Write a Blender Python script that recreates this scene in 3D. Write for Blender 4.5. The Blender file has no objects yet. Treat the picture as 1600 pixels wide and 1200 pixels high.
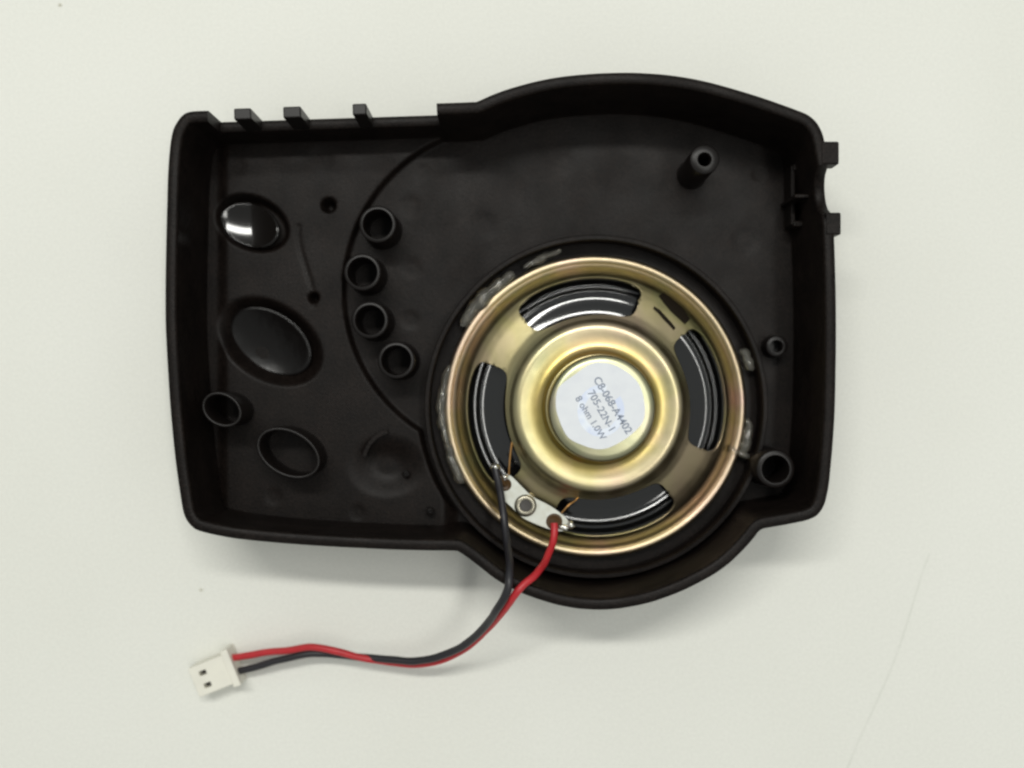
import bpy, bmesh, math, random
from mathutils import Vector, noise

random.seed(7)
scene = bpy.context.scene
R = math.radians
MM = 0.001
D = 215.0                     # camera height above the table, mm
F = 800.0 / math.tan(R(25))   # focal length in photo pixels

# ------------------------------------------------------------------ camera
cam = bpy.data.cameras.new("camera")
cam_ob = bpy.data.objects.new("camera", cam)
scene.collection.objects.link(cam_ob)
cam_ob.location = (0, 0, D * MM)
cam_ob.rotation_euler = (0, 0, 0)
cam.sensor_width = 36
cam.lens = 18 / math.tan(R(25))
cam.clip_start = 0.01
cam.clip_end = 50
cam.dof.use_dof = True
cam.dof.focus_distance = 0.196
cam.dof.aperture_fstop = 6.3
scene.camera = cam_ob

# ------------------------------------------------------------------ room light
world = bpy.data.worlds.new("World")
scene.world = world
world.use_nodes = True
bg = world.node_tree.nodes["Background"]
bg.inputs[0].default_value = (0.96, 1.0, 0.97, 1)
bg.inputs[1].default_value = 0.42

def area(name, loc, target, sx, sy, power, col):
    l = bpy.data.lights.new(name, 'AREA')
    l.shape = 'RECTANGLE'; l.size = sx; l.size_y = sy
    l.energy = power; l.color = col
    o = bpy.data.objects.new(name, l)
    scene.collection.objects.link(o)
    o.location = loc
    d = Vector(target) - Vector(loc)          # tilt about x, then y: the long side stays along its axis
    o.rotation_euler = (math.atan2(d.y, -d.z), math.atan2(-d.x, -d.z), 0)
    return o
# fluorescent tube up the picture and a second one added at the right for glints on the cone; the world is the pale room
area("main_or_added_tube", (-0.10, 0.37, 0.85), (-0.10, 0, 0), 0.60, 0.055, 4.7, (1.0, 0.995, 0.945))
area("main_or_added_tube", (0.42, 0.03, 1.5), (0, 0.03, 0), 0.12, 0.9, 5.2, (1.0, 0.995, 0.945))

scene.view_settings.view_transform = 'Standard'
scene.view_settings.look = 'None'
scene.view_settings.exposure = 0
scene.view_settings.gamma = 1
scene.cycles.use_denoising = True
scene.cycles.caustics_reflective = False
scene.cycles.caustics_refractive = False
scene.cycles.filter_width = 2.4

# ------------------------------------------------------------------ helpers
def W(px, py, z=0.0):
    """photo pixel seen at height z -> mm"""
    s = (D - z) / F
    return Vector(((px - 800) * s, (600 - py) * s, z))

def P(x, y, z):
    s = F / (D - z)
    return (800 + x * s, 600 - y * s)

def sstep(a, b, x):
    t = min(1.0, max(0.0, (x - a) / (b - a)))
    return t * t * (3 - 2 * t)

def empty(name, loc, label, cat, group=None):
    o = bpy.data.objects.new(name, None)
    scene.collection.objects.link(o)
    o.location = Vector(loc) * MM
    o.empty_display_size = 0.01
    o["label"] = label; o["category"] = cat
    if group: o["group"] = group
    return o

def origin_of(o):
    v = Vector((0, 0, 0))
    while o is not None:
        v += o.location / MM
        o = o.parent
    return v

def mesh(name, verts, faces, mat, parent=None, smooth=True, angle=40, weld=False, up=False):
    off = origin_of(parent)
    me = bpy.data.meshes.new(name)
    me.from_pydata([((v[0]-off.x)*MM, (v[1]-off.y)*MM, (v[2]-off.z)*MM) for v in verts], [], faces)
    bm = bmesh.new(); bm.from_mesh(me)
    if weld: bmesh.ops.remove_doubles(bm, verts=bm.verts, dist=1e-6)
    bmesh.ops.recalc_face_normals(bm, faces=bm.faces)
    if up and sum(q.normal.z*q.calc_area() for q in bm.faces) < 0: bmesh.ops.reverse_faces(bm, faces=bm.faces)
    bm.to_mesh(me); bm.free()
    if smooth:
        me.polygons.foreach_set("use_smooth", [True]*len(me.polygons))
        if hasattr(me, "set_sharp_from_angle"): me.set_sharp_from_angle(angle=R(angle))
    me.materials.append(mat)
    o = bpy.data.objects.new(name, me)
    scene.collection.objects.link(o)
    o.parent = parent
    return o

def solidify(o, t, offset=-1):
    m = o.modifiers.new("thick", 'SOLIDIFY'); m.thickness = t*MM; m.offset = offset

def bevel(o, w, seg=2):
    m = o.modifiers.new("bev", 'BEVEL'); m.width = w*MM; m.segments = seg
    m.limit_method = 'ANGLE'; m.angle_limit = R(40)

def prism(poly, z0, z1):
    """poly: list of (x,y); solid between z0 and z1"""
    n = len(poly)
    v = [(x, y, z0) for x, y in poly] + [(x, y, z1) for x, y in poly]
    f = [tuple(range(n))[::-1], tuple(range(n, 2*n))]
    f += [(i, (i+1) % n, n+(i+1) % n, n+i) for i in range(n)]
    return v, f

def lathe(profile, c, n=96, sx=1, sy=1, rot=0, closed=False, a0=0, a1=2*math.pi):
    full = abs(a1-a0-2*math.pi) < 1e-6
    m = n if full else n+1
    v = []; f = []
    cr, sr = math.cos(rot), math.sin(rot)
    for i in range(m):
        a = a0+(a1-a0)*i/n
        for r, z in profile:
            x, y = r*math.cos(a)*sx, r*math.sin(a)*sy
            v.append((c[0]+x*cr-y*sr, c[1]+x*sr+y*cr, z))
    k = len(profile)
    for i in range(n):
        j = (i+1) % m
        for q in range(k if closed else k-1):
            q2 = (q+1) % k
            f.append((i*k+q, j*k+q, j*k+q2, i*k+q2))
    if closed and not full:
        f.append(tuple(range(k))); f.append(tuple(range((m-1)*k, m*k)))
    return v, f

def spline(pts, per=10):
    out = []
    n = len(pts)
    P_ = [Vector(p) for p in pts]
    for i in range(n-1):
        p0 = P_[max(i-1, 0)]; p1 = P_[i]; p2 = P_[i+1]; p3 = P_[min(i+2, n-1)]
        for k in range(per):
            t = k/per
            out.append(0.5*((2*p1)+(p2-p0)*t+(2*p0-5*p1+4*p2-p3)*t*t+(3*p1-p0-3*p2+p3)*t**3))
    out.append(P_[-1])
    return out

def tube(path, rad, n=14):
    """rad: number or function of index fraction"""
    v = []; f = []
    m = len(path)
    up = Vector((0, 0, 1))
    for i, p in enumerate(path):
        t = (path[min(i+1, m-1)]-path[max(i-1, 0)]).normalized()
        s = t.cross(up)
        if s.length < 1e-4: s = Vector((1, 0, 0))
        s.normalize(); u = s.cross(t)
        r = rad(i/(m-1)) if callable(rad) else rad
        for k in range(n):
            a = 2*math.pi*k/n
            q = p+s*(math.cos(a)*r)+u*(math.sin(a)*r)
            v.append(tuple(q))
    for i in range(m-1):
        for k in range(n):
            k2 = (k+1) % n
            f.append((i*n+k, i*n+k2, (i+1)*n+k2, (i+1)*n+k))
    f.append(tuple(range(n))); f.append(tuple(range((m-1)*n, m*n)))
    return v, f

def blob(c, rx, ry, rz, seed=0, amp=0.15, sub=3):
    bm = bmesh.new()
    bmesh.ops.create_icosphere(bm, subdivisions=sub, radius=1)
    v = []
    for q in bm.verts:
        d = q.co.normalized()
        k = 1+amp*noise.noise(d*1.7+Vector((seed*3.1, seed, 0)))
        v.append((c[0]+d.x*rx*k, c[1]+d.y*ry*k, c[2]+d.z*rz*k))
    f = [tuple(x.index for x in q.verts) for q in bm.faces]
    bm.free()
    return v, f

def box_pts(o, ax, ay, l0, l1, w0, w1, z0, z1):
    c = [o+ax*l+ay*w for l, w in ((l0, w0), (l1, w0), (l1, w1), (l0, w1))]
    return prism([(p.x, p.y) for p in c], z0, z1)

# ------------------------------------------------------------------ materials
def mat(name, col, rough=0.5, metal=0.0, spec=0.5, noise_col=None, noise_scale=300, noise_amt=1.0,
        bump=0.0, bump_scale=2000, trans=0.0, ior=1.45, coat=0.0, rough_var=0.0, grain=0.0, grain_scale=2500):
    m = bpy.data.materials.new(name); m.use_nodes = True
    nt = m.node_tree; N = nt.nodes; L = nt.links
    b = N["Principled BSDF"]
    b.inputs["Base Color"].default_value = (*col, 1)
    b.inputs["Roughness"].default_value = rough
    b.inputs["Metallic"].default_value = metal
    b.inputs["Specular IOR Level"].default_value = spec
    b.inputs["Transmission Weight"].default_value = trans
    b.inputs["IOR"].default_value = ior
    b.inputs["Coat Weight"].default_value = coat
    tc = N.new("ShaderNodeTexCoord")
    if noise_col:
        n = N.new("ShaderNodeTexNoise"); n.inputs["Scale"].default_value = noise_scale
        n.inputs["Detail"].default_value = 4
        L.new(tc.outputs["Object"], n.inputs["Vector"])
        rp = N.new("ShaderNodeValToRGB")
        rp.color_ramp.elements[0].position = 0.35; rp.color_ramp.elements[1].position = 0.68
        rp.color_ramp.elements[0].color = (*col, 1); rp.color_ramp.elements[1].color = (*noise_col, 1)
        L.new(n.outputs["Fac"], rp.inputs["Fac"])
        L.new(rp.outputs["Color"], b.inputs["Base Color"])
    if grain:
        n = N.new("ShaderNodeTexNoise"); n.inputs["Scale"].default_value = grain_scale; n.inputs["Detail"].default_value = 2
        L.new(tc.outputs["Object"], n.inputs["Vector"])
        mr = N.new("ShaderNodeMapRange"); mr.inputs["From Min"].default_value = 0.25; mr.inputs["From Max"].default_value = 0.75
        mr.inputs["To Min"].default_value = 1-grain; mr.inputs["To Max"].default_value = 1+grain
        L.new(n.outputs["Fac"], mr.inputs["Value"])
        sc2 = N.new("ShaderNodeVectorMath"); sc2.operation = 'SCALE'
        src = b.inputs["Base Color"].links[0].from_socket
        L.new(src, sc2.inputs[0]); L.new(mr.outputs["Result"], sc2.inputs["Scale"])
        L.new(sc2.outputs[0], b.inputs["Base Color"])
    if rough_var:
        n = N.new("ShaderNodeTexNoise"); n.inputs["Scale"].default_value = 120
        n.inputs["Detail"].default_value = 5
        L.new(tc.outputs["Object"], n.inputs["Vector"])
        mr = N.new("ShaderNodeMapRange")
        mr.inputs["From Min"].default_value = 0.3; mr.inputs["From Max"].default_value = 0.7
        mr.inputs["To Min"].default_value = rough-rough_var; mr.inputs["To Max"].default_value = rough+rough_var
        L.new(n.outputs["Fac"], mr.inputs["Value"]); L.new(mr.outputs["Result"], b.inputs["Roughness"])
    if bump:
        n = N.new("ShaderNodeTexNoise"); n.inputs["Scale"].default_value = bump_scale
        n.inputs["Detail"].default_value = 3
        L.new(tc.outputs["Object"], n.inputs["Vector"])
        bp = N.new("ShaderNodeBump"); bp.inputs["Strength"].default_value = bump
        bp.inputs["Distance"].default_value = 0.0002
        L.new(n.outputs["Fac"], bp.inputs["Height"]); L.new(bp.outputs["Normal"], b.inputs["Normal"])
    return m

M = {}
M["table"] = mat("white_laminate", (0.705, 0.705, 0.650), 0.55, spec=0.3, noise_col=(0.735, 0.735, 0.684), noise_scale=14, grain=0.06, grain_scale=2200, bump=0.12, bump_scale=900)
M["mark"] = mat("faint_scratch", (0.60, 0.61, 0.55), 0.6)
M["speck"] = mat("brown_speck", (0.42, 0.40, 0.30), 0.7)
M["plastic"] = mat("black_moulded_plastic", (0.0054, 0.0038, 0.0032), 0.45, spec=0.145, noise_col=(0.0092, 0.0065, 0.0054), noise_scale=180, grain=0.75, grain_scale=2400, bump=0.3, bump_scale=3200, rough_var=0.08)
M["smooth"] = mat("smooth_black_plastic", (0.0065, 0.005, 0.0045), 0.36, spec=0.3)
M["satin"] = mat("satin_black_plastic", (0.004, 0.0032, 0.003), 0.24, spec=0.35, bump=0.9, bump_scale=150)
M["gloss"] = mat("glossy_black_plastic", (0.006, 0.005, 0.0045), 0.08, spec=0.5, bump=0.01, bump_scale=600)
M["cone"] = mat("glossy_black_cone", (0.005, 0.005, 0.0055), 0.08, spec=1.0, bump=0.02, bump_scale=900)
M["ink"] = mat("black_ink", (0.010, 0.007, 0.004), 0.6, spec=0.1)
M["label"] = mat("white_paper_label", (0.70, 0.72, 0.75), 0.6, noise_col=(0.66, 0.68, 0.72), noise_scale=400)
M["print"] = mat("grey_print", (0.21, 0.24, 0.31), 0.6)
M["stamp"] = mat("pale_blue_print", (0.60, 0.66, 0.82), 0.6, noise_col=(0.76, 0.80, 0.86), noise_scale=500)
M["fibre"] = mat("white_fibre_board", (0.66, 0.68, 0.62), 0.5, noise_col=(0.58, 0.58, 0.50), noise_scale=700, bump=0.1)
M["solder"] = mat("solder", (0.72, 0.70, 0.64), 0.22, metal=1.0, bump=0.15, bump_scale=1200)
M["rivet"] = mat("nickel_rivet", (0.30, 0.28, 0.22), 0.3, metal=1.0)
M["copper"] = mat("copper", (0.50, 0.27, 0.10), 0.4, metal=1.0)
M["flux"] = mat("brown_flux", (0.06, 0.03, 0.008), 0.4, spec=0.3)
M["red"] = mat("red_wire_insulation", (0.46, 0.022, 0.028), 0.42, noise_col=(0.40, 0.018, 0.024), noise_scale=600)
M["black"] = mat("black_wire_insulation", (0.016, 0.015, 0.018), 0.42)
M["nylon"] = mat("white_nylon", (0.74, 0.72, 0.63), 0.5, noise_col=(0.70, 0.68, 0.60), noise_scale=300)
M["dark"] = mat("contact_and_hole_dark", (0.05, 0.045, 0.04), 0.4)
M["glue"] = mat("hot_melt_glue", (0.90, 0.86, 0.74), 0.08, trans=0.93, ior=1.45, bump=0.1, bump_scale=300)

# yellow chromate plating: gold with pink and green casts
def chromate():
    m = bpy.data.materials.new("yellow_chromate_steel"); m.use_nodes = True
    nt = m.node_tree; N = nt.nodes; L = nt.links
    b = N["Principled BSDF"]; b.inputs["Metallic"].default_value = 1.0
    tc = N.new("ShaderNodeTexCoord")
    n = N.new("ShaderNodeTexNoise"); n.inputs["Scale"].default_value = 75; n.inputs["Detail"].default_value = 2.5
    n.inputs["Distortion"].default_value = 0.8
    L.new(tc.outputs["Object"], n.inputs["Vector"])
    rp = N.new("ShaderNodeValToRGB"); e = rp.color_ramp.elements
    e[0].position = 0.30; e[0].color = (0.32, 0.34, 0.16, 1)
    e[1].position = 0.74; e[1].color = (0.54, 0.37, 0.30, 1)
    q = e.new(0.46); q.color = (0.42, 0.38, 0.17, 1)
    q = e.new(0.58); q.color = (0.50, 0.42, 0.26, 1)
    L.new(n.outputs["Fac"], rp.inputs["Fac"])
    # the plating's cast changes from ring to ring: coppery rim, olive shoulder with the casing's dark reflection painted in, yellow round the magnet
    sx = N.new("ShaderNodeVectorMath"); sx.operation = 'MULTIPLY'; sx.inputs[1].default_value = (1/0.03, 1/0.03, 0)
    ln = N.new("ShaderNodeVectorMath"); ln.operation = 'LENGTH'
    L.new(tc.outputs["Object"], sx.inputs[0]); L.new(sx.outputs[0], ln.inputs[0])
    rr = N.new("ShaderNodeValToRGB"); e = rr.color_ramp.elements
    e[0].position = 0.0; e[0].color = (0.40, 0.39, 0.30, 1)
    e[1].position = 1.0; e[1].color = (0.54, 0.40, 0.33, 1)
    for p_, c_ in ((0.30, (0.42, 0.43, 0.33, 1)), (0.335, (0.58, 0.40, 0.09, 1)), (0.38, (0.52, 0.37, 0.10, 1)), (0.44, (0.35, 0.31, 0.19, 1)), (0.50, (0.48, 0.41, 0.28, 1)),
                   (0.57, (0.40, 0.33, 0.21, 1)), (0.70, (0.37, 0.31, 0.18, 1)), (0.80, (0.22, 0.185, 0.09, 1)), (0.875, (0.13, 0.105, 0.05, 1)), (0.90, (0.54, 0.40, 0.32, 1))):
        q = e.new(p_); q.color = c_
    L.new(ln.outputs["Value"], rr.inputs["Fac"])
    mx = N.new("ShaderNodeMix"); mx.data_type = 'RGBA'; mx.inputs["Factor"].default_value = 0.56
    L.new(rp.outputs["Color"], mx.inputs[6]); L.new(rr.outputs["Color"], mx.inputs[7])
    L.new(mx.outputs[2], b.inputs["Base Color"])
    n2 = N.new("ShaderNodeTexNoise"); n2.inputs["Scale"].default_value = 350; n2.inputs["Detail"].default_value = 6
    L.new(tc.outputs["Object"], n2.inputs["Vector"])
    mr = N.new("ShaderNodeMapRange"); mr.inputs["To Min"].default_value = 0.26; mr.inputs["To Max"].default_value = 0.46
    L.new(n2.outputs["Fac"], mr.inputs["Value"]); L.new(mr.outputs["Result"], b.inputs["Roughness"])
    bp = N.new("ShaderNodeBump"); bp.inputs["Strength"].default_value = 0.12; bp.inputs["Distance"].default_value = 0.0002
    L.new(n2.outputs["Fac"], bp.inputs["Height"]); L.new(bp.outputs["Normal"], b.inputs["Normal"])
    return m
M["gold"] = chromate()

# ------------------------------------------------------------------ tabletop
n = 40; S = 420.0
tv = [(-S+2*S*i/n, -S+2*S*j/n, 0) for i in range(n+1) for j in range(n+1)]
tf = [(i*(n+1)+j, (i+1)*(n+1)+j, (i+1)*(n+1)+j+1, i*(n+1)+j+1) for i in range(n) for j in range(n)]
table = mesh("tabletop", tv, tf, M["table"])
table["kind"] = "structure"
table["label"] = "plain off-white matt tabletop"
sp = spline([W(*p, 0) for p in ((1452, 865), (1438, 905), (1420, 965), (1402, 1020), (1388, 1055), (1366, 1105), (1345, 1150), (1322, 1205))], 8)
v = []; f = []
for i, p in enumerate(sp):
    w = 0.10+0.09*noise.noise(Vector((i*0.23, 3, 0)))
    v += [(p.x-w, p.y, 0.012), (p.x+w, p.y, 0.012)]
f = [(2*i, 2*i+1, 2*i+3, 2*i+2) for i in range(len(sp)-1)]
mesh("scratch", v, f, M["mark"], table)
for k, (px, py, r) in enumerate(((94, 8, 0.27), (314, 922, 0.26))):
    c = W(px, py, 0)
    v, f = blob((c.x, c.y, 0.05), r*1.3, r*0.7, 0.14, k+2, 0.5, 2)
    mesh("speck", v, f, M["speck"], table)

# ------------------------------------------------------------------ casing
ZR = 23.0       # rim height
ZC = 14.6       # lowered top edge
FL = 4.5        # inner floor
outline_px = [(324, 171.5), (297, 173), (284, 179), (274, 192), (268, 206), (264, 230), (261, 270), (259.5, 320), (258, 380), (257, 440), (257, 500), (259, 547),
    (261.5, 590), (264.5, 635), (268.5, 680), (273, 722), (278.5, 762), (284, 796), (289, 811), (298, 823), (312, 831), (355, 840.5), (400, 846), (450, 850.5),
    (500, 854), (555, 857), (610, 859.5), (665, 861), (709, 861.5), (718, 864), (730, 872), (751, 888), (770, 903), (792, 916.5), (818, 929), (846, 939), (872, 946.5), (899, 951.5), (920, 953.5),
    (940, 954), (965, 952.5), (990, 948.5), (1011, 944), (1031, 938), (1063, 926), (1093, 911.5), (1117, 898), (1138, 883), (1154, 868.5), (1168, 854), (1180, 840), (1186, 832), (1194, 827), (1210, 824),
    (1240, 818.5), (1264, 813), (1279, 805), (1289, 790), (1294, 772), (1297, 755), (1300, 725), (1303, 690), (1306, 640), (1307.5, 570), (1308, 520), (1307.5, 460), (1306, 400), (1304, 350),
    (1301, 296), (1296, 255), (1289, 217), (1284, 202), (1276, 189), (1263, 178), (1244, 170), (1225, 163), (1198, 153.5), (1170, 144.5), (1138, 135), (1106, 126.5), (1074, 120), (1042, 115.5), (1010, 113),
    (979, 112), (938, 113), (898, 116), (870, 119.5), (843, 124.5), (815, 131.5), (787, 140), (765, 148.5), (747, 156.5), (738, 158), (682.1, 160)]
CUT0, CUT1 = 326.0, 682.0
base_pts = [W(x, y, ZR) for x, y in outline_px]
# resample: the outline without the top cut, then the straight cut edge
def resample(pts, step):
    out = [pts[0].copy()]
    for a, b in zip(pts, pts[1:]):
        k = max(1, int(round((b-a).length/step)))
        for i in range(1, k+1): out.append(a+(b-a)*(i/k))
    return out
sm = spline(base_pts, 6)
main = resample(sm, 0.9)
zr = []
yn0, yn1 = 260.0, 333.0
for p in main:
    px, py = P(p.x, p.y, ZR)
    z = ZR
    if px > 1270 and yn0 < py < yn1:
        t = (py-(yn0+yn1)/2)/((yn1-yn0)/2)
        z = ZR-4.2*math.sqrt(max(0, 1-t*t))
    zr.append(z)
p_end, p_start = main[-1], main[0]
cutn = 24
cut = [p_end+(p_start-p_end)*(i/cutn) for i in range(cutn+1)]
d = (p_start-p_end).normalized()*0.02
cut[0] = cut[0]+d; cut[-1] = cut[-1]-d
ring = main+cut
zs = zr+[ZC]*len(cut)
# outward normals (outline runs counter-clockwise)
def normals(ring):
    out = []
    m = len(ring)
    for i in range(m):
        a = i-1
        while (ring[i]-ring[a]).length < 0.3: a -= 1
        b = (i+1) % m
        while (ring[b]-ring[i]).length < 0.3: b = (b+1) % m
        t = (ring[b]-ring[a]).normalized()
        out.append(Vector((t.y, -t.x, 0)))
    return out
nr = normals(ring)
area2 = sum(a.x*b.y-b.x*a.y for a, b in zip(ring, ring[1:]+ring[:1]))
if area2 < 0: nr = [-q for q in nr]
nrs = []
for i in range(len(nr)):
    s = sum((nr[(i+k) % len(nr)] for k in range(-2, 3)), Vector((0, 0, 0)))
    nrs.append(s.normalized())

casing = empty("plastic_casing", (0, 0, 0),
    "black moulded plastic front casing lying open side up on white tabletop with speaker inside", "casing")

v = []; f = []
TH = 2.0
for p, q, z in zip(ring, nrs, zs):
    prof = [(-1.6, 0.0), (-0.7, 1.2), (-0.15, 5.0), (0.0, z-0.7), (-0.12, z-0.22), (-0.45, z), (-TH+0.3, z), (-TH-0.02, z-0.25), (-TH-0.08, z-0.8), (-TH-0.35, 6.5), (-TH-1.2, 3.6), (-TH-1.2, 1.0)]
    for o_, zz in prof:
        w = p+q*o_
        v.append((w.x, w.y, zz))
k = 12; m = len(ring)
for i in range(m):
    j = (i+1) % m
    for a in range(k):
        b = (a+1) % k
        f.append((i*k+a, j*k+a, j*k+b, i*k+b))
mesh("side_wall", v, f, M["plastic"], casing, angle=50)

# floor: one moulded height field
poly = [(p.x+q.x*-1.1, p.y+q.y*-1.1) for p, q in zip(ring, nrs)]
def inside(x, y):
    c = False
    j = len(poly)-1
    for i in range(len(poly)):
        xi, yi = poly[i]; xj, yj = poly[j]
        if (yi > y) != (yj > y) and x < (xj-xi)*(y-yi)/(yj-yi)+xi: c = not c
        j = i
    return c
def ell(px, py, cx, cy, a, b, deg):
    t = R(deg); dx, dy = px-cx, py-cy
    u = dx*math.cos(t)+dy*math.sin(t); w = -dx*math.sin(t)+dy*math.cos(t)
    return math.hypot(u/a, w/b)
pins = [(515, 322, 12, 1.15), (492, 466, 9, 0.95), (640, 322, 21, 0.45), (642, 418, 19, 0.45), (755, 352, 26, 0.5), (1165, 376, 27, 0.5),
        (1187, 272, 14, 0.5), (505, 250, 22, 0.35), (640, 500, 18, 0.4), (372, 262, 18, 0.3), (660, 268, 16, 0.3), (880, 255, 22, 0.35), (430, 775, 16, 0.4), (560, 800, 15, 0.4)]
def floor_h(px, py):
    dc = math.hypot(px-795, py-455)
    ds = math.hypot(px-928, py-633)
    h = 6.3-1.8*max(1-sstep(254, 260, dc), sstep(690, 720, px), 1-sstep(270, 276, ds))
    # the raised panel falls away towards the left wall
    h -= 0.8*(1-sstep(340, 360, px))
    # button wells
    e = ell(px, py, 396, 350, 62, 43, 24); h -= 3.8*(1-sstep(0.78, 1.0, e))
    e = ell(px, py, 424, 534, 92, 62, 32); h -= 3.6*(1-sstep(0.66, 1.0, e))
    e = ell(px, py, 606, 728, 66, 52, 0); h -= 1.5*(1-sstep(0.2, 1.0, e))
    for x, y, r, dp in pins:
        q = math.hypot(px-x, py-y)
        if q < r+3: h -= (0.3 if dp < 0.9 else 3.2)*dp*(1-sstep(0.35*r, 1.1*r, q))
    # seam line between the two upper wells
    if 352 < py < 482:
        q = abs(px-(468+24*sstep(365, 475, py)))
        h -= 0.22*max(0.0, 1-q/6.0)
    return max(1.9, h)
st = 0.30
x0, x1 = min(p[0] for p in poly), max(p[0] for p in poly)
y0, y1 = min(p[1] for p in poly), max(p[1] for p in poly)
nx, ny = int((x1-x0)/st)+2, int((y1-y0)/st)+2
idx = {}; v = []; f = []
for i in range(nx):
    # even-odd spans for this column
    x = x0+i*st+0.0007
    ys = []
    for (xa, ya), (xb, yb) in zip(poly, poly[1:]+poly[:1]):
        if (xa > x) != (xb > x): ys.append(ya+(yb-ya)*(x-xa)/(xb-xa))
    ys.sort()
    for j in range(ny):
        y = y0+j*st
        if sum(1 for t in ys if t < y) % 2 == 0: continue
        px, py = P(x, y, 5)
        idx[(i, j)] = len(v); v.append((x, y, floor_h(px, py)))
for (i, j), a in idx.items():
    b = idx.get((i+1, j)); c = idx.get((i+1, j+1)); e = idx.get((i, j+1))
    if b is not None and c is not None and e is not None: f.append((a, b, c, e))
o = mesh("floor_panel", v, f, M["plastic"], casing, angle=65, up=True)
solidify(o, 1.2)

# prongs standing on the lowered top edge and the two lugs on the right edge
def edge_at(px):
    t = (px-CUT1)/(324-CUT1)
    return p_end+(p_start-p_end)*t
top_dir = (p_end-p_start).normalized()       # towards +x
top_in = Vector((top_dir.y, -top_dir.x, 0))
if top_in.y > 0: top_in = -top_in
for a, b, hh in ((365, 392, ZR), (442, 470, ZR+0.1), (551, 573, ZR+0.6)):
    pa, pb = edge_at(a), edge_at(b)
    L_ = (pb-pa).length
    c = [pa-top_in*0.1, pb-top_in*0.1, pb+top_in*1.9, pa+top_in*1.9]
    v, f = prism([(q.x, q.y) for q in c], 8.0, hh)
    o = mesh("prong", v, f, M["smooth"], casing, smooth=False)
    bevel(o, 0.25)
for (xa, xb, ya, yb) in ((1283, 1311, 221, 257), (1290, 1314, 332, 367)):
    c = [W(xa, ya, ZR), W(xb, ya, ZR), W(xb, yb, ZR), W(xa, yb, ZR)]
    v, f = prism([(q.x, q.y) for q in c], ZR-4.0, ZR+0.15)
    o = mesh("lug", v, f, M["plastic"], casing, smooth=False)
    bevel(o, 0.3)

# jack holder by the notch: two cheeks, a cross rib and a bed
def rbox(name, xa, xb, ya, yb, z0, z1, bw=0.2, ztop=None):
    zt = z1
    a, b = W(xa, ya, zt), W(xb, yb, zt)
    v, f = prism([(a.x, b.y), (b.x, b.y), (b.x, a.y), (a.x, a.y)], z0, z1)
    o = mesh(name, v, f, M["plastic"], casing, smooth=False)
    bevel(o, bw)
    return o
rbox("jack_cheek", 1240, 1290, 256, 266, 4, 10.5)
rbox("jack_cheek", 1240, 1290, 345, 354, 4, 10.5)
rbox("jack_rib", 1242, 1288, 303, 309, 4, 15.5)
rbox("jack_rib", 1262, 1276, 334, 341, 4, 10.5)
rbox("jack_bed", 1236, 1243, 258, 352, 4, 10.0)

# round bosses
def boss(name, px, py, ro, ri, zt, zb=4.0, zh=None, n=48):
    c = W(px, py, zt); s = (D-zt)/F
    Ro, Ri = ro*s, ri*s
    zh = 5.0 if zh is None else zh
    prof = [(Ro*1.12, zb), (Ro*1.02, zb+1.2), (Ro, zt-0.2), (Ro-0.2, zt), (Ri+0.15, zt), (Ri, zt-0.2), (Ri*0.95, zh), (0.01, zh)]
    v, f = lathe(prof, (c.x, c.y), n)
    return mesh(name, v, f, M["smooth"], casing, angle=50)
for px, py in ((590, 350), (566, 425), (578, 500), (619, 563)):
    boss("post", px, py, 29, 22.5, 13.5, zh=3.5)
boss("stub", 1214, 541, 17, 9, 8.5, zh=5)
boss("screw_boss", 1101, 249, 23, 10, 19.0, zh=9)
boss("screw_boss", 1212, 733, 30, 21, 14.5, zh=4)

# elliptical button tubes
def etube(name, px, py, a, b, deg, zt, wall=5.0, zh=3.0, zb=3.8, material="smooth"):
    c = W(px, py, zt); s = (D-zt)/F
    A, B = a*s, b*s; w = wall*s
    v = []; f = []
    n = 72
    prof = [(1.0, 0, zb), (1.0, 0, zt-0.15), (1.0, -0.15, zt), (1.0, -w+0.15, zt), (1.0, -w, zt-0.15), (1.0, -w-0.1, zh)]
    t = R(-deg)
    for i in range(n):
        an = 2*math.pi*i/n
        for _, off, z in prof:
            x = (A+off)*math.cos(an); y = (B+off)*math.sin(an)
            v.append((c.x+x*math.cos(t)-y*math.sin(t), c.y+x*math.sin(t)+y*math.cos(t), z))
    k = len(prof)
    for i in range(n):
        j = (i+1) % n
        for q in range(k-1): f.append((i*k+q, j*k+q, j*k+q+1, i*k+q+1))
    o = mesh(name, v, f, M[material], casing, angle=50)
    return o
etube("button_tube", 346, 640, 33, 26, 30, 16.0)
etube("button_tube", 450, 708, 53, 36, 28, 14.5)

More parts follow.
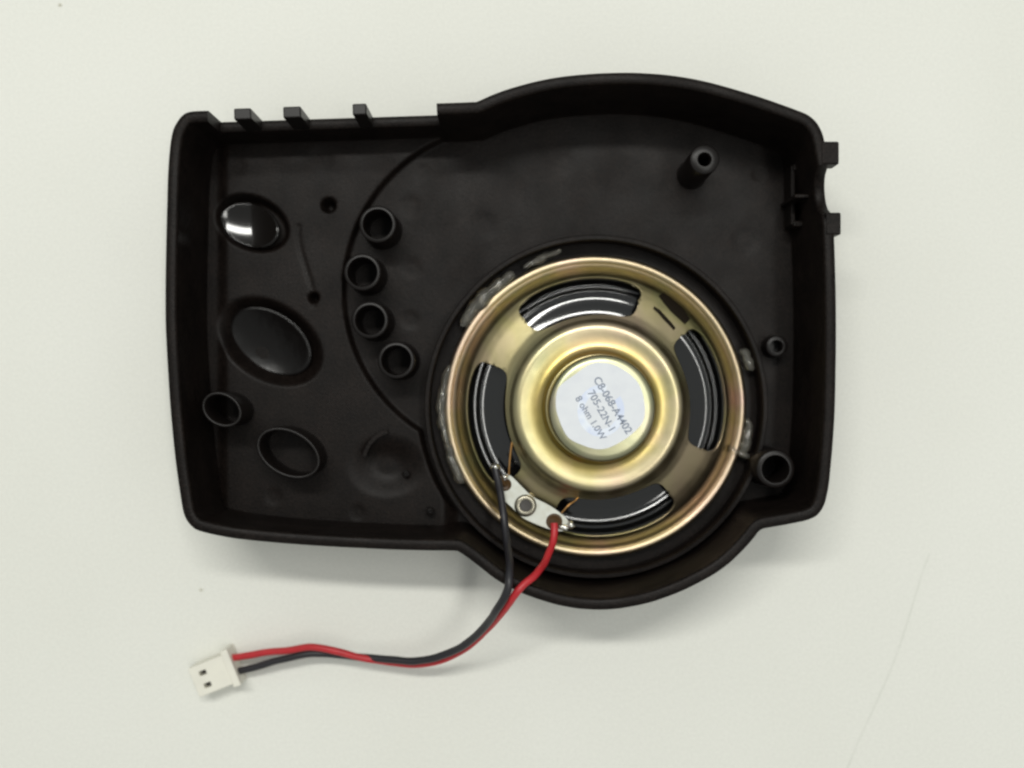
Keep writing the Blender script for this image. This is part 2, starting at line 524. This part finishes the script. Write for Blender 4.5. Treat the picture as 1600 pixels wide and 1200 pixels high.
# shiny backs of the push buttons lying in the wells
def dish(name, px, py, a, b, deg, z0, Rx, Ry, slope=(0, 0), mat_="gloss", axis=None):
    c = W(px, py, z0); s = (D-z0)/F
    A, B = a*s, b*s; t = R(-deg); ta = R(-(deg if axis is None else axis))
    def zz(X, Y):
        u = X*math.cos(ta)+Y*math.sin(ta); w = -X*math.sin(ta)+Y*math.cos(ta)
        return z0+u*u/(2*Rx)+w*w/(2*Ry)+slope[0]*X+slope[1]*Y
    v = [(c.x, c.y, zz(0, 0))]; f = []
    n, k = 64, 12
    for q in range(1, k+1):
        rr = q/k
        for i in range(n):
            an = 2*math.pi*i/n
            x = A*rr*math.cos(an); y = B*rr*math.sin(an)
            X = x*math.cos(t)-y*math.sin(t); Y = x*math.sin(t)+y*math.cos(t)
            v.append((c.x+X, c.y+Y, zz(X, Y)))
    for i in range(n): f.append((0, 1+i, 1+(i+1) % n))
    for q in range(k-1):
        for i in range(n):
            a0 = 1+q*n; j = (i+1) % n
            f.append((a0+i, a0+n+i, a0+n+j, a0+j))
    o = mesh(name, v, f, M[mat_], casing, up=True)
    solidify(o, 0.5, -1)
    return o
dish("button_back", 392, 352, 48, 33, 24, 3.7, 13, 35, (0.067, -0.085), axis=-7)
dish("button_back", 424, 534, 70, 45, 32, 2.9, 30, 16, (0.10, 0.14), mat_="satin")
dish("button_back", 450, 708, 47, 30, 28, 4.2, 14, 9)

# clip and stubs near the lower well
v, f = lathe([(5.6, 4.5), (5.6, 8.3), (6.3, 8.3), (6.3, 4.5)], tuple(W(618, 722, 8.3))[:2], 20, a0=R(105), a1=R(170), closed=True)
mesh("curved_rib", v, f, M["plastic"], casing, angle=40)
for px, py, r, zt in ((634, 741, 6, 6.6), (672, 800, 6, 8.2)):
    boss("stub", px, py, r, r*0.45, zt, zh=zt-0.8, n=20)

# ------------------------------------------------------------------ speaker
ZF = 7.2
sc_ = W(930, 635, ZF); SX, SY = sc_.x, sc_.y
v, f = lathe([(31.2, 4.2), (31.2, 9.6), (31.35, 9.8), (32.0, 9.8), (32.15, 9.6), (32.15, 4.2)], (SX, SY), 120, closed=True)
mesh("speaker_ring", v, f, M["plastic"], casing, angle=50)

speaker = empty("loudspeaker", (SX, SY, 4.5),
    "round loudspeaker with gold plated metal basket seen from its back, glued into black casing", "loudspeaker")
PROF = [(28.55, 5.0), (28.75, 5.9), (28.65, 6.9), (28.35, 7.3), (27.9, 7.5), (27.4, 7.4), (27.0, 7.0), (26.4, 7.2), (25.9, 7.85), (25.3, 8.7), (24.8, 9.4), (24.3, 9.95),
        (23.3, 10.55), (22.0, 11.1), (20.0, 11.8), (18.0, 12.5), (16.9, 13.1), (16.2, 13.65), (15.6, 14.3), (15.1, 14.7), (14.6, 14.85), (14.0, 14.82), (13.2, 14.68), (12.2, 14.58),
        (11.4, 14.62), (10.7, 14.85), (10.2, 15.25), (9.85, 15.8), (9.6, 16.6)]
def prof_z(r):
    for (ra, za), (rb, zb) in zip(PROF, PROF[1:]):
        if min(ra, rb) <= r <= max(ra, rb) and ra != rb: return za+(zb-za)*(r-ra)/(rb-ra)
    return PROF[-1][1]
cum = [0]
for a, b in zip(PROF, PROF[1:]): cum.append(cum[-1]+math.hypot(b[0]-a[0], b[1]-a[1]))
def at_s(s):
    for i in range(len(cum)-1):
        if s <= cum[i+1]+1e-9:
            t = (s-cum[i])/(cum[i+1]-cum[i])
            return (PROF[i][0]+(PROF[i+1][0]-PROF[i][0])*t, PROF[i][1]+(PROF[i+1][1]-PROF[i][1])*t)
    return PROF[-1]
S_out, S_in = cum[11]+0.15, cum[15]+1.15     # window edges along the profile
s_mid = (S_out+S_in)/2; sh = (S_in-S_out)/2
half = 31.0
angs = []
for k_ in range(4):
    c0 = 9.0+90*k_
    ts = [-1+2*i/60 for i in range(61)]
    ts = [math.sin(t*math.pi/2) for t in ts]
    angs += [(c0+half*t, t) for t in ts]
    g0 = c0+half; g1 = c0+90-half
    angs += [(g0+(g1-g0)*i/24, None) for i in range(1, 24)]
NO, NI = 22, 30
v = []; f = []; K = NO+NI
for a, t in angs:
    if t is None or abs(t) > 0.99999: h = 0.0
    else: h = (1-abs(t)**7)**(1/4.0)
    lo, hi = s_mid-sh*h, s_mid+sh*h*(1-0.10*(abs(t)**2 if t else 0))
    fr = [PROF[i] for i in range(12)]
    pts = [at_s(cum[i]) for i in range(12)]+[at_s(cum[11]+(lo-cum[11])*(i+1)/(NO-12)) for i in range(NO-12)]
    ni1 = 16
    pts += [at_s(hi+(cum[18]-hi)*i/(ni1)) for i in range(ni1)]
    pts += [at_s(cum[18]+(cum[-1]-cum[18])*i/(NI-ni1-1)) for i in range(NI-ni1)]
    for r, z in pts: v.append((SX+r*math.cos(R(a)), SY+r*math.sin(R(a)), z))
m = len(angs)
for i in range(m):
    j = (i+1) % m
    for q in range(K-1):
        if q == NO-1: continue
        f.append((i*K+q, j*K+q, j*K+q+1, i*K+q+1))
basket = mesh("basket", v, f, M["gold"], speaker, weld=True, angle=60, up=True)
solidify(basket, 0.55, -1)

# cone with pressed rings
TAU = [(25.6, 20), (24.6, 30), (24.2, -15), (23.8, 30), (23.2, 34), (22.8, -12), (22.4, 26), (21.9, 30), (21.6, -20), (21.3, -9), (20.75, 5), (20.2, 11.5), (19.2, 15), (18.1, 12.5), (17.7, 9),
       (17.3, -5), (16.95, -12), (16.75, -22), (16.5, 30), (16.0, 32), (15.7, -10), (15.4, 30), (9.0, 30)]
def tau(r):
    for (ra, a), (rb, b) in zip(TAU, TAU[1:]):
        if rb <= r <= ra: return a+(b-a)*sstep(0, 1, (ra-r)/(ra-rb))
    return 30
prof = [(26.2, 5.4)]
r_, z_ = 25.6, 6.4
while r_ > 9.2:
    prof.append((r_, z_))
    z_ += math.tan(R(tau(r_-0.04)))*0.08; r_ -= 0.08
v, f = lathe(prof, (SX, SY), 120)
mesh("cone", v, f, M["cone"], speaker, angle=80)

# magnet pot
PT = 23.5
prof = [(9.5, 13.6), (9.45, 14.2), (9.42, 15.0), (9.4, 22.3), (9.28, 22.75), (9.02, 23.08), (8.6, 23.27), (8.1, 23.35), (0.01, 23.37)]
v, f = lathe(prof, (SX, SY), 96)
pot = mesh("magnet_pot", v, f, M["gold"], speaker, angle=30)
lab_px = [(935, 568), (961, 572), (991, 591), (1006, 617), (1008, 656), (988, 681), (959, 699), (937, 704), (913, 698), (889, 685), (875, 657), (870, 633), (875, 607), (900, 587), (920, 573)]
lp = spline([W(x, y, PT) for x, y in lab_px+lab_px[:1]], 5)[:-1]
v, f = prism([(p.x-0.18, p.y+0.22) for p in lp], 23.37, 23.46)
label = mesh("label", v, f, M["label"], pot, smooth=False)
label["label"] = "white paper label with three lines of faint grey print"
# pale blue round stamp beneath the print
cst = W(939, 642, PT)
v, f = lathe([(2.9, 23.465), (4.1, 23.465)], (cst.x, cst.y), 64, sx=1.0, sy=1.1, a0=R(75), a1=R(395))
mesh("stamp", v, f, M["stamp"], pot)

def text(body, px, py, px2, py2, mat_, parent, z, bold=0.0):
    a, b = W(px, py, z), W(px2, py2, z)
    cu = bpy.data.curves.new("print", 'FONT')
    cu.body = body; cu.size = 1.0; cu.align_x = 'LEFT'; cu.offset = bold
    tmp = bpy.data.objects.new("tmp", cu); scene.collection.objects.link(tmp)
    bpy.context.view_layer.update()
    dg = bpy.context.evaluated_depsgraph_get()
    me = bpy.data.meshes.new_from_object(tmp.evaluated_get(dg))
    bpy.data.objects.remove(tmp); bpy.data.curves.remove(cu)
    xs = [q.co.x for q in me.vertices]; w = max(xs)-min(xs); mn = min(xs)
    L_ = (b-a).length; s = L_/w
    d_ = (b-a).normalized(); u = Vector((-d_.y, d_.x, 0))
    off = origin_of(parent)
    sv = max(s, 1.2)*1.0
    for q in me.vertices:
        p = a+d_*((q.co.x-mn)*s)+u*((q.co.y-0.35)*sv)-off
        q.co = Vector((p.x*MM, p.y*MM, (z-off.z)*MM))
    me.materials.clear(); me.materials.append(mat_)
    o = bpy.data.objects.new("print_line", me); scene.collection.objects.link(o); o.parent = parent
    return o
text("C8-068-A4402", 932, 590, 984, 676, M["print"], pot, 23.475, 0.018)
text("705-22N-1", 923, 611, 957, 671, M["print"], pot, 23.475, 0.014)
text("8 ohm 1.0W", 903, 620, 944, 686, M["print"], pot, 23.475, 0.014)

# ink strokes stamped on one spoke
def ink(poly_px, zc=12.0):
    pts = [W(x, y, zc) for x, y in poly_px]
    v = []
    for p in pts:
        r = math.hypot(p.x-SX, p.y-SY)
        v.append((p.x, p.y, prof_z(r)+0.06))
    n_ = len(v)//2; c_ = 8; g = []
    for i in range(n_):
        a, b = Vector(v[i]), Vector(v[2*n_-1-i])
        for k in range(c_+1):
            q = a+(b-a)*(k/c_)
            g.append((q.x, q.y, prof_z(math.hypot(q.x-SX, q.y-SY))+0.10))
    v = g
    f = [(i*(c_+1)+k, i*(c_+1)+k+1, (i+1)*(c_+1)+k+1, (i+1)*(c_+1)+k) for i in range(n_-1) for k in range(c_)]
    return mesh("ink_mark", v, f, M["ink"], speaker)
ink([(1021, 482), (1029, 489), (1037, 499), (1046, 508), (1053, 516), (1056, 512), (1050, 504), (1041, 494), (1032, 484), (1023, 478)])
ink([(1029, 462), (1038, 475), (1048, 487), (1060, 498), (1070, 507), (1079, 498), (1071, 485), (1059, 473), (1049, 464), (1038, 456)], 10.5)

# terminal strip
TS = 13.3
tp = [(785, 744), (793, 741), (801, 746), (815, 760), (832, 776), (855, 788), (872, 799), (886, 811), (889, 822), (882, 829), (867, 829), (845, 822), (817, 809), (800, 793), (786, 779), (783, 764)]
tpw = spline([W(x, y, TS) for x, y in tp+tp[:1]], 4)[:-1]
v, f = prism([(p.x, p.y) for p in tpw], TS-0.8, TS)
strip = mesh("terminal_strip", v, f, M["fibre"], speaker, smooth=False)
strip["label"] = "white terminal strip riveted to the basket"
def small_lathe(name, px, py, prof, mt, par, z, n=32):
    c = W(px, py, z)
    v, f = lathe(prof, (c.x, c.y), n)
    return mesh(name, v, f, mt, par, angle=50)
small_lathe("rivet", 821, 790, [(2.05, TS-2.2), (2.05, TS+0.12), (1.9, TS+0.35), (1.5, TS+0.5), (1.15, TS+0.42), (1.1, TS+0.3), (1.05, TS+0.05), (0.01, TS+0.05)], M["rivet"], strip, TS)
small_lathe("rivet_hole_shade", 821, 790, [(1.06, TS+0.14), (0.01, TS+0.10)], M["dark"], strip, TS)  # dark disc standing in for the shade inside the hollow rivet
small_lathe("eyelet", 866, 815, [(1.5, TS-0.3), (1.5, TS+0.08), (1.3, TS+0.2), (1.0, TS+0.12), (0.8, TS+0.05), (0.01, TS+0.05)], M["flux"], strip, TS)
small_lathe("eyelet", 789, 757, [(1.2, TS-0.3), (1.2, TS+0.08), (1.0, TS+0.2), (0.8, TS+0.12), (0.6, TS+0.05), (0.01, TS+0.05)], M["flux"], strip, TS)
for i, (px, py, rx, ry, rz, z) in enumerate(((774, 730, 0.85, 0.8, 0.8, 14.2), (788, 746, 0.75, 0.6, 0.5, TS+0.2), (892, 820, 0.75, 0.7, 0.65, TS+0.2), (881, 824, 1.0, 0.6, 0.4, TS+0.1))):
    c = W(px, py, z)
    v, f = blob(c, rx, ry, rz, i+4, 0.35)
    mesh("solder_joint", v, f, M["solder"], strip)
tab = spline([W(774, 730, 14.1), W(778, 742, 14.0), W(784, 752, 13.7), W(789, 757, 13.4)], 6)
v, f = tube(tab, 0.55, 10); mesh("solder_lug", v, f, M["flux"], strip)
for pts in (((795, 742, 13.6), (796, 725, 13.9), (798, 705, 13.4), (801, 685, 12.6)), ((877, 802, 13.5), (888, 790, 13.8), (899, 782, 13.3), (910, 772, 12.3))):
    v, f = tube(spline([W(*p) for p in pts], 6), 0.17, 8)
    mesh("braided_lead", v, f, M["copper"], speaker)

# hot-melt glue along the flange
def glue(pts, r, seed, z=6.6):
    path = spline([W(x, y, z) for x, y in pts], 8)
    n_ = len(path)
    def rad(t):
        e = math.sin(math.pi*min(1, max(0, t)))**0.35
        return max(0.12, r*e*(1+0.45*noise.noise(Vector((t*n_*0.16, seed, 0.3)))))
    path = [p+Vector((noise.noise(Vector((i*0.3, seed, 1)))*0.35, noise.noise(Vector((i*0.3, seed, 2)))*0.35, noise.noise(Vector((i*0.2, seed, 5)))*0.5)) for i, p in enumerate(path)]
    v, f = tube(path, rad, 14)
    o = mesh("glue_bead", v, f, M["glue"], speaker)
    return o
glue([(722, 510), (740, 482), (762, 460), (786, 440), (803, 427)], 1.25, 1, 7.1)
glue([(818, 418), (838, 408), (856, 399), (876, 393)], 0.7, 2, 7.0)
glue([(703, 570), (695, 600), (690, 640), (694, 672), (702, 700)], 0.85, 3, 6.8)
glue([(699, 690), (706, 716), (716, 740), (722, 755)], 1.1, 4, 6.9)
glue([(1159, 545), (1168, 560), (1174, 580)], 0.9, 5, 7.0)
glue([(1170, 655), (1169, 675), (1165, 695), (1156, 714)], 0.9, 6, 7.0)
glue([(1140, 700), (1155, 708), (1172, 714)], 0.6, 7, 7.4)

# ------------------------------------------------------------------ two-wire lead with plug
lead = empty("speaker_lead", (*W(345, 1050, 0)[:2], 0),
    "twisted red and black wire pair ending in white two-pin plug on the tabletop", "cable")
bpts = [(774, 731, 14.3), (777, 748, 14.6), (781, 772, 14.4), (787, 812, 14.8), (792, 850, 17.5), (796, 880, 22.3), (796, 900, 24.4), (792, 922, 24.9), (778, 949, 23.2), (754, 982, 17.8), (717, 1013, 12.8), (671, 1030, 9.4),
        (620, 1032, 7.4), (566, 1027, 5.6), (515, 1021, 5.0), (470, 1024, 4.8), (425, 1035, 4.0), (374, 1048, 3.0)]
rpts = [(866, 818, 13.8), (866, 832, 14.1), (862, 854, 15.5), (852, 878, 18.8), (838, 896, 22.6), (820, 912, 24.1), (803, 931, 24.2), (786, 954, 21.4), (759, 985, 16), (722, 1016, 11.2), (675, 1035, 7.8), (622, 1036.5, 6.0),
        (570, 1029, 6.2), (530, 1018, 6.8), (490, 1012, 6.2), (440, 1017, 4.6), (362, 1028, 3.0)]
for nm, pts, mt in (("red_wire", rpts, "red"), ("black_wire", bpts, "black")):
    path = [p+Vector((noise.noise(p*0.22), noise.noise(p*0.22+Vector((9, 0, 0))), 0))*0.22 for p in spline([W(*p) for p in pts], 10)]
    r0 = 0.67 if mt == 'red' else 0.71
    v, f = tube(path, lambda t: r0*(1+0.05*noise.noise(Vector((t*40, r0*50, 0)))), 16)
    mesh(nm, v, f, M[mt], lead)

ax = Vector((math.cos(R(22)), math.sin(R(22)), 0)); ay = Vector((-ax.y, ax.x, 0))
o0 = W(341, 1052, 4.6)
def plug_body():
    # top face cut by two contact windows, with pocket walls
    L0, L1, H = -5.0, 3.0, 4.9
    xs = [L0, -3.35, -1.95, L1]; ys = [-2.95, -1.75, -0.85, 0.75, 1.65, 2.95]
    v = []; f = []
    def V(x, y, z):
        p = o0+ax*x+ay*y
        v.append((p.x, p.y, z)); return len(v)-1
    for i in range(3):
        for j in range(5):
            xa, xb, ya, yb = xs[i], xs[i+1], ys[j], ys[j+1]
            if i == 1 and j in (1, 3):
                t = [V(xa, ya, H), V(xb, ya, H), V(xb, yb, H), V(xa, yb, H)]
                q = [V(xa, ya, H-2.2), V(xb, ya, H-2.2), V(xb, yb, H-2.2), V(xa, yb, H-2.2)]
                f.append(tuple(q))
                for k_ in range(4): f.append((t[k_], t[(k_+1) % 4], q[(k_+1) % 4], q[k_]))
            else:
                f.append((V(xa, ya, H), V(xb, ya, H), V(xb, yb, H), V(xa, yb, H)))
    nb = [(xs[0], y) for y in ys]+[(x, ys[-1]) for x in xs[1:]]+[(xs[-1], y) for y in ys[-2::-1]]+[(x, ys[0]) for x in xs[-2:0:-1]]
    for (xa, ya), (xb, yb) in zip(nb, nb[1:]+nb[:1]):
        f.append((V(xa, ya, H), V(xb, yb, H), V(xb, yb, 0.02), V(xa, ya, 0.02)))
    f.append(tuple(V(x, y, 0.02) for x, y in nb))
    return v, f
v, f = plug_body()
plug = mesh("plug", v, f, M["nylon"], lead, smooth=False, weld=True)
bevel(plug, 0.18)
plug["label"] = "white plastic two-pin plug"
v, f = box_pts(o0, ax, ay, 1.9, 3.35, -3.65, 3.75, 0.01, 5.15)
o = mesh("collar", v, f, M["nylon"], plug, smooth=False); bevel(o, 0.2)
for yc in (-1.3, 1.2):
    v, f = box_pts(o0, ax, ay, -3.2, -2.15, yc-0.3, yc+0.3, 2.75, 3.6)
    o = mesh("contact", v, f, M["dark"], plug, smooth=False)
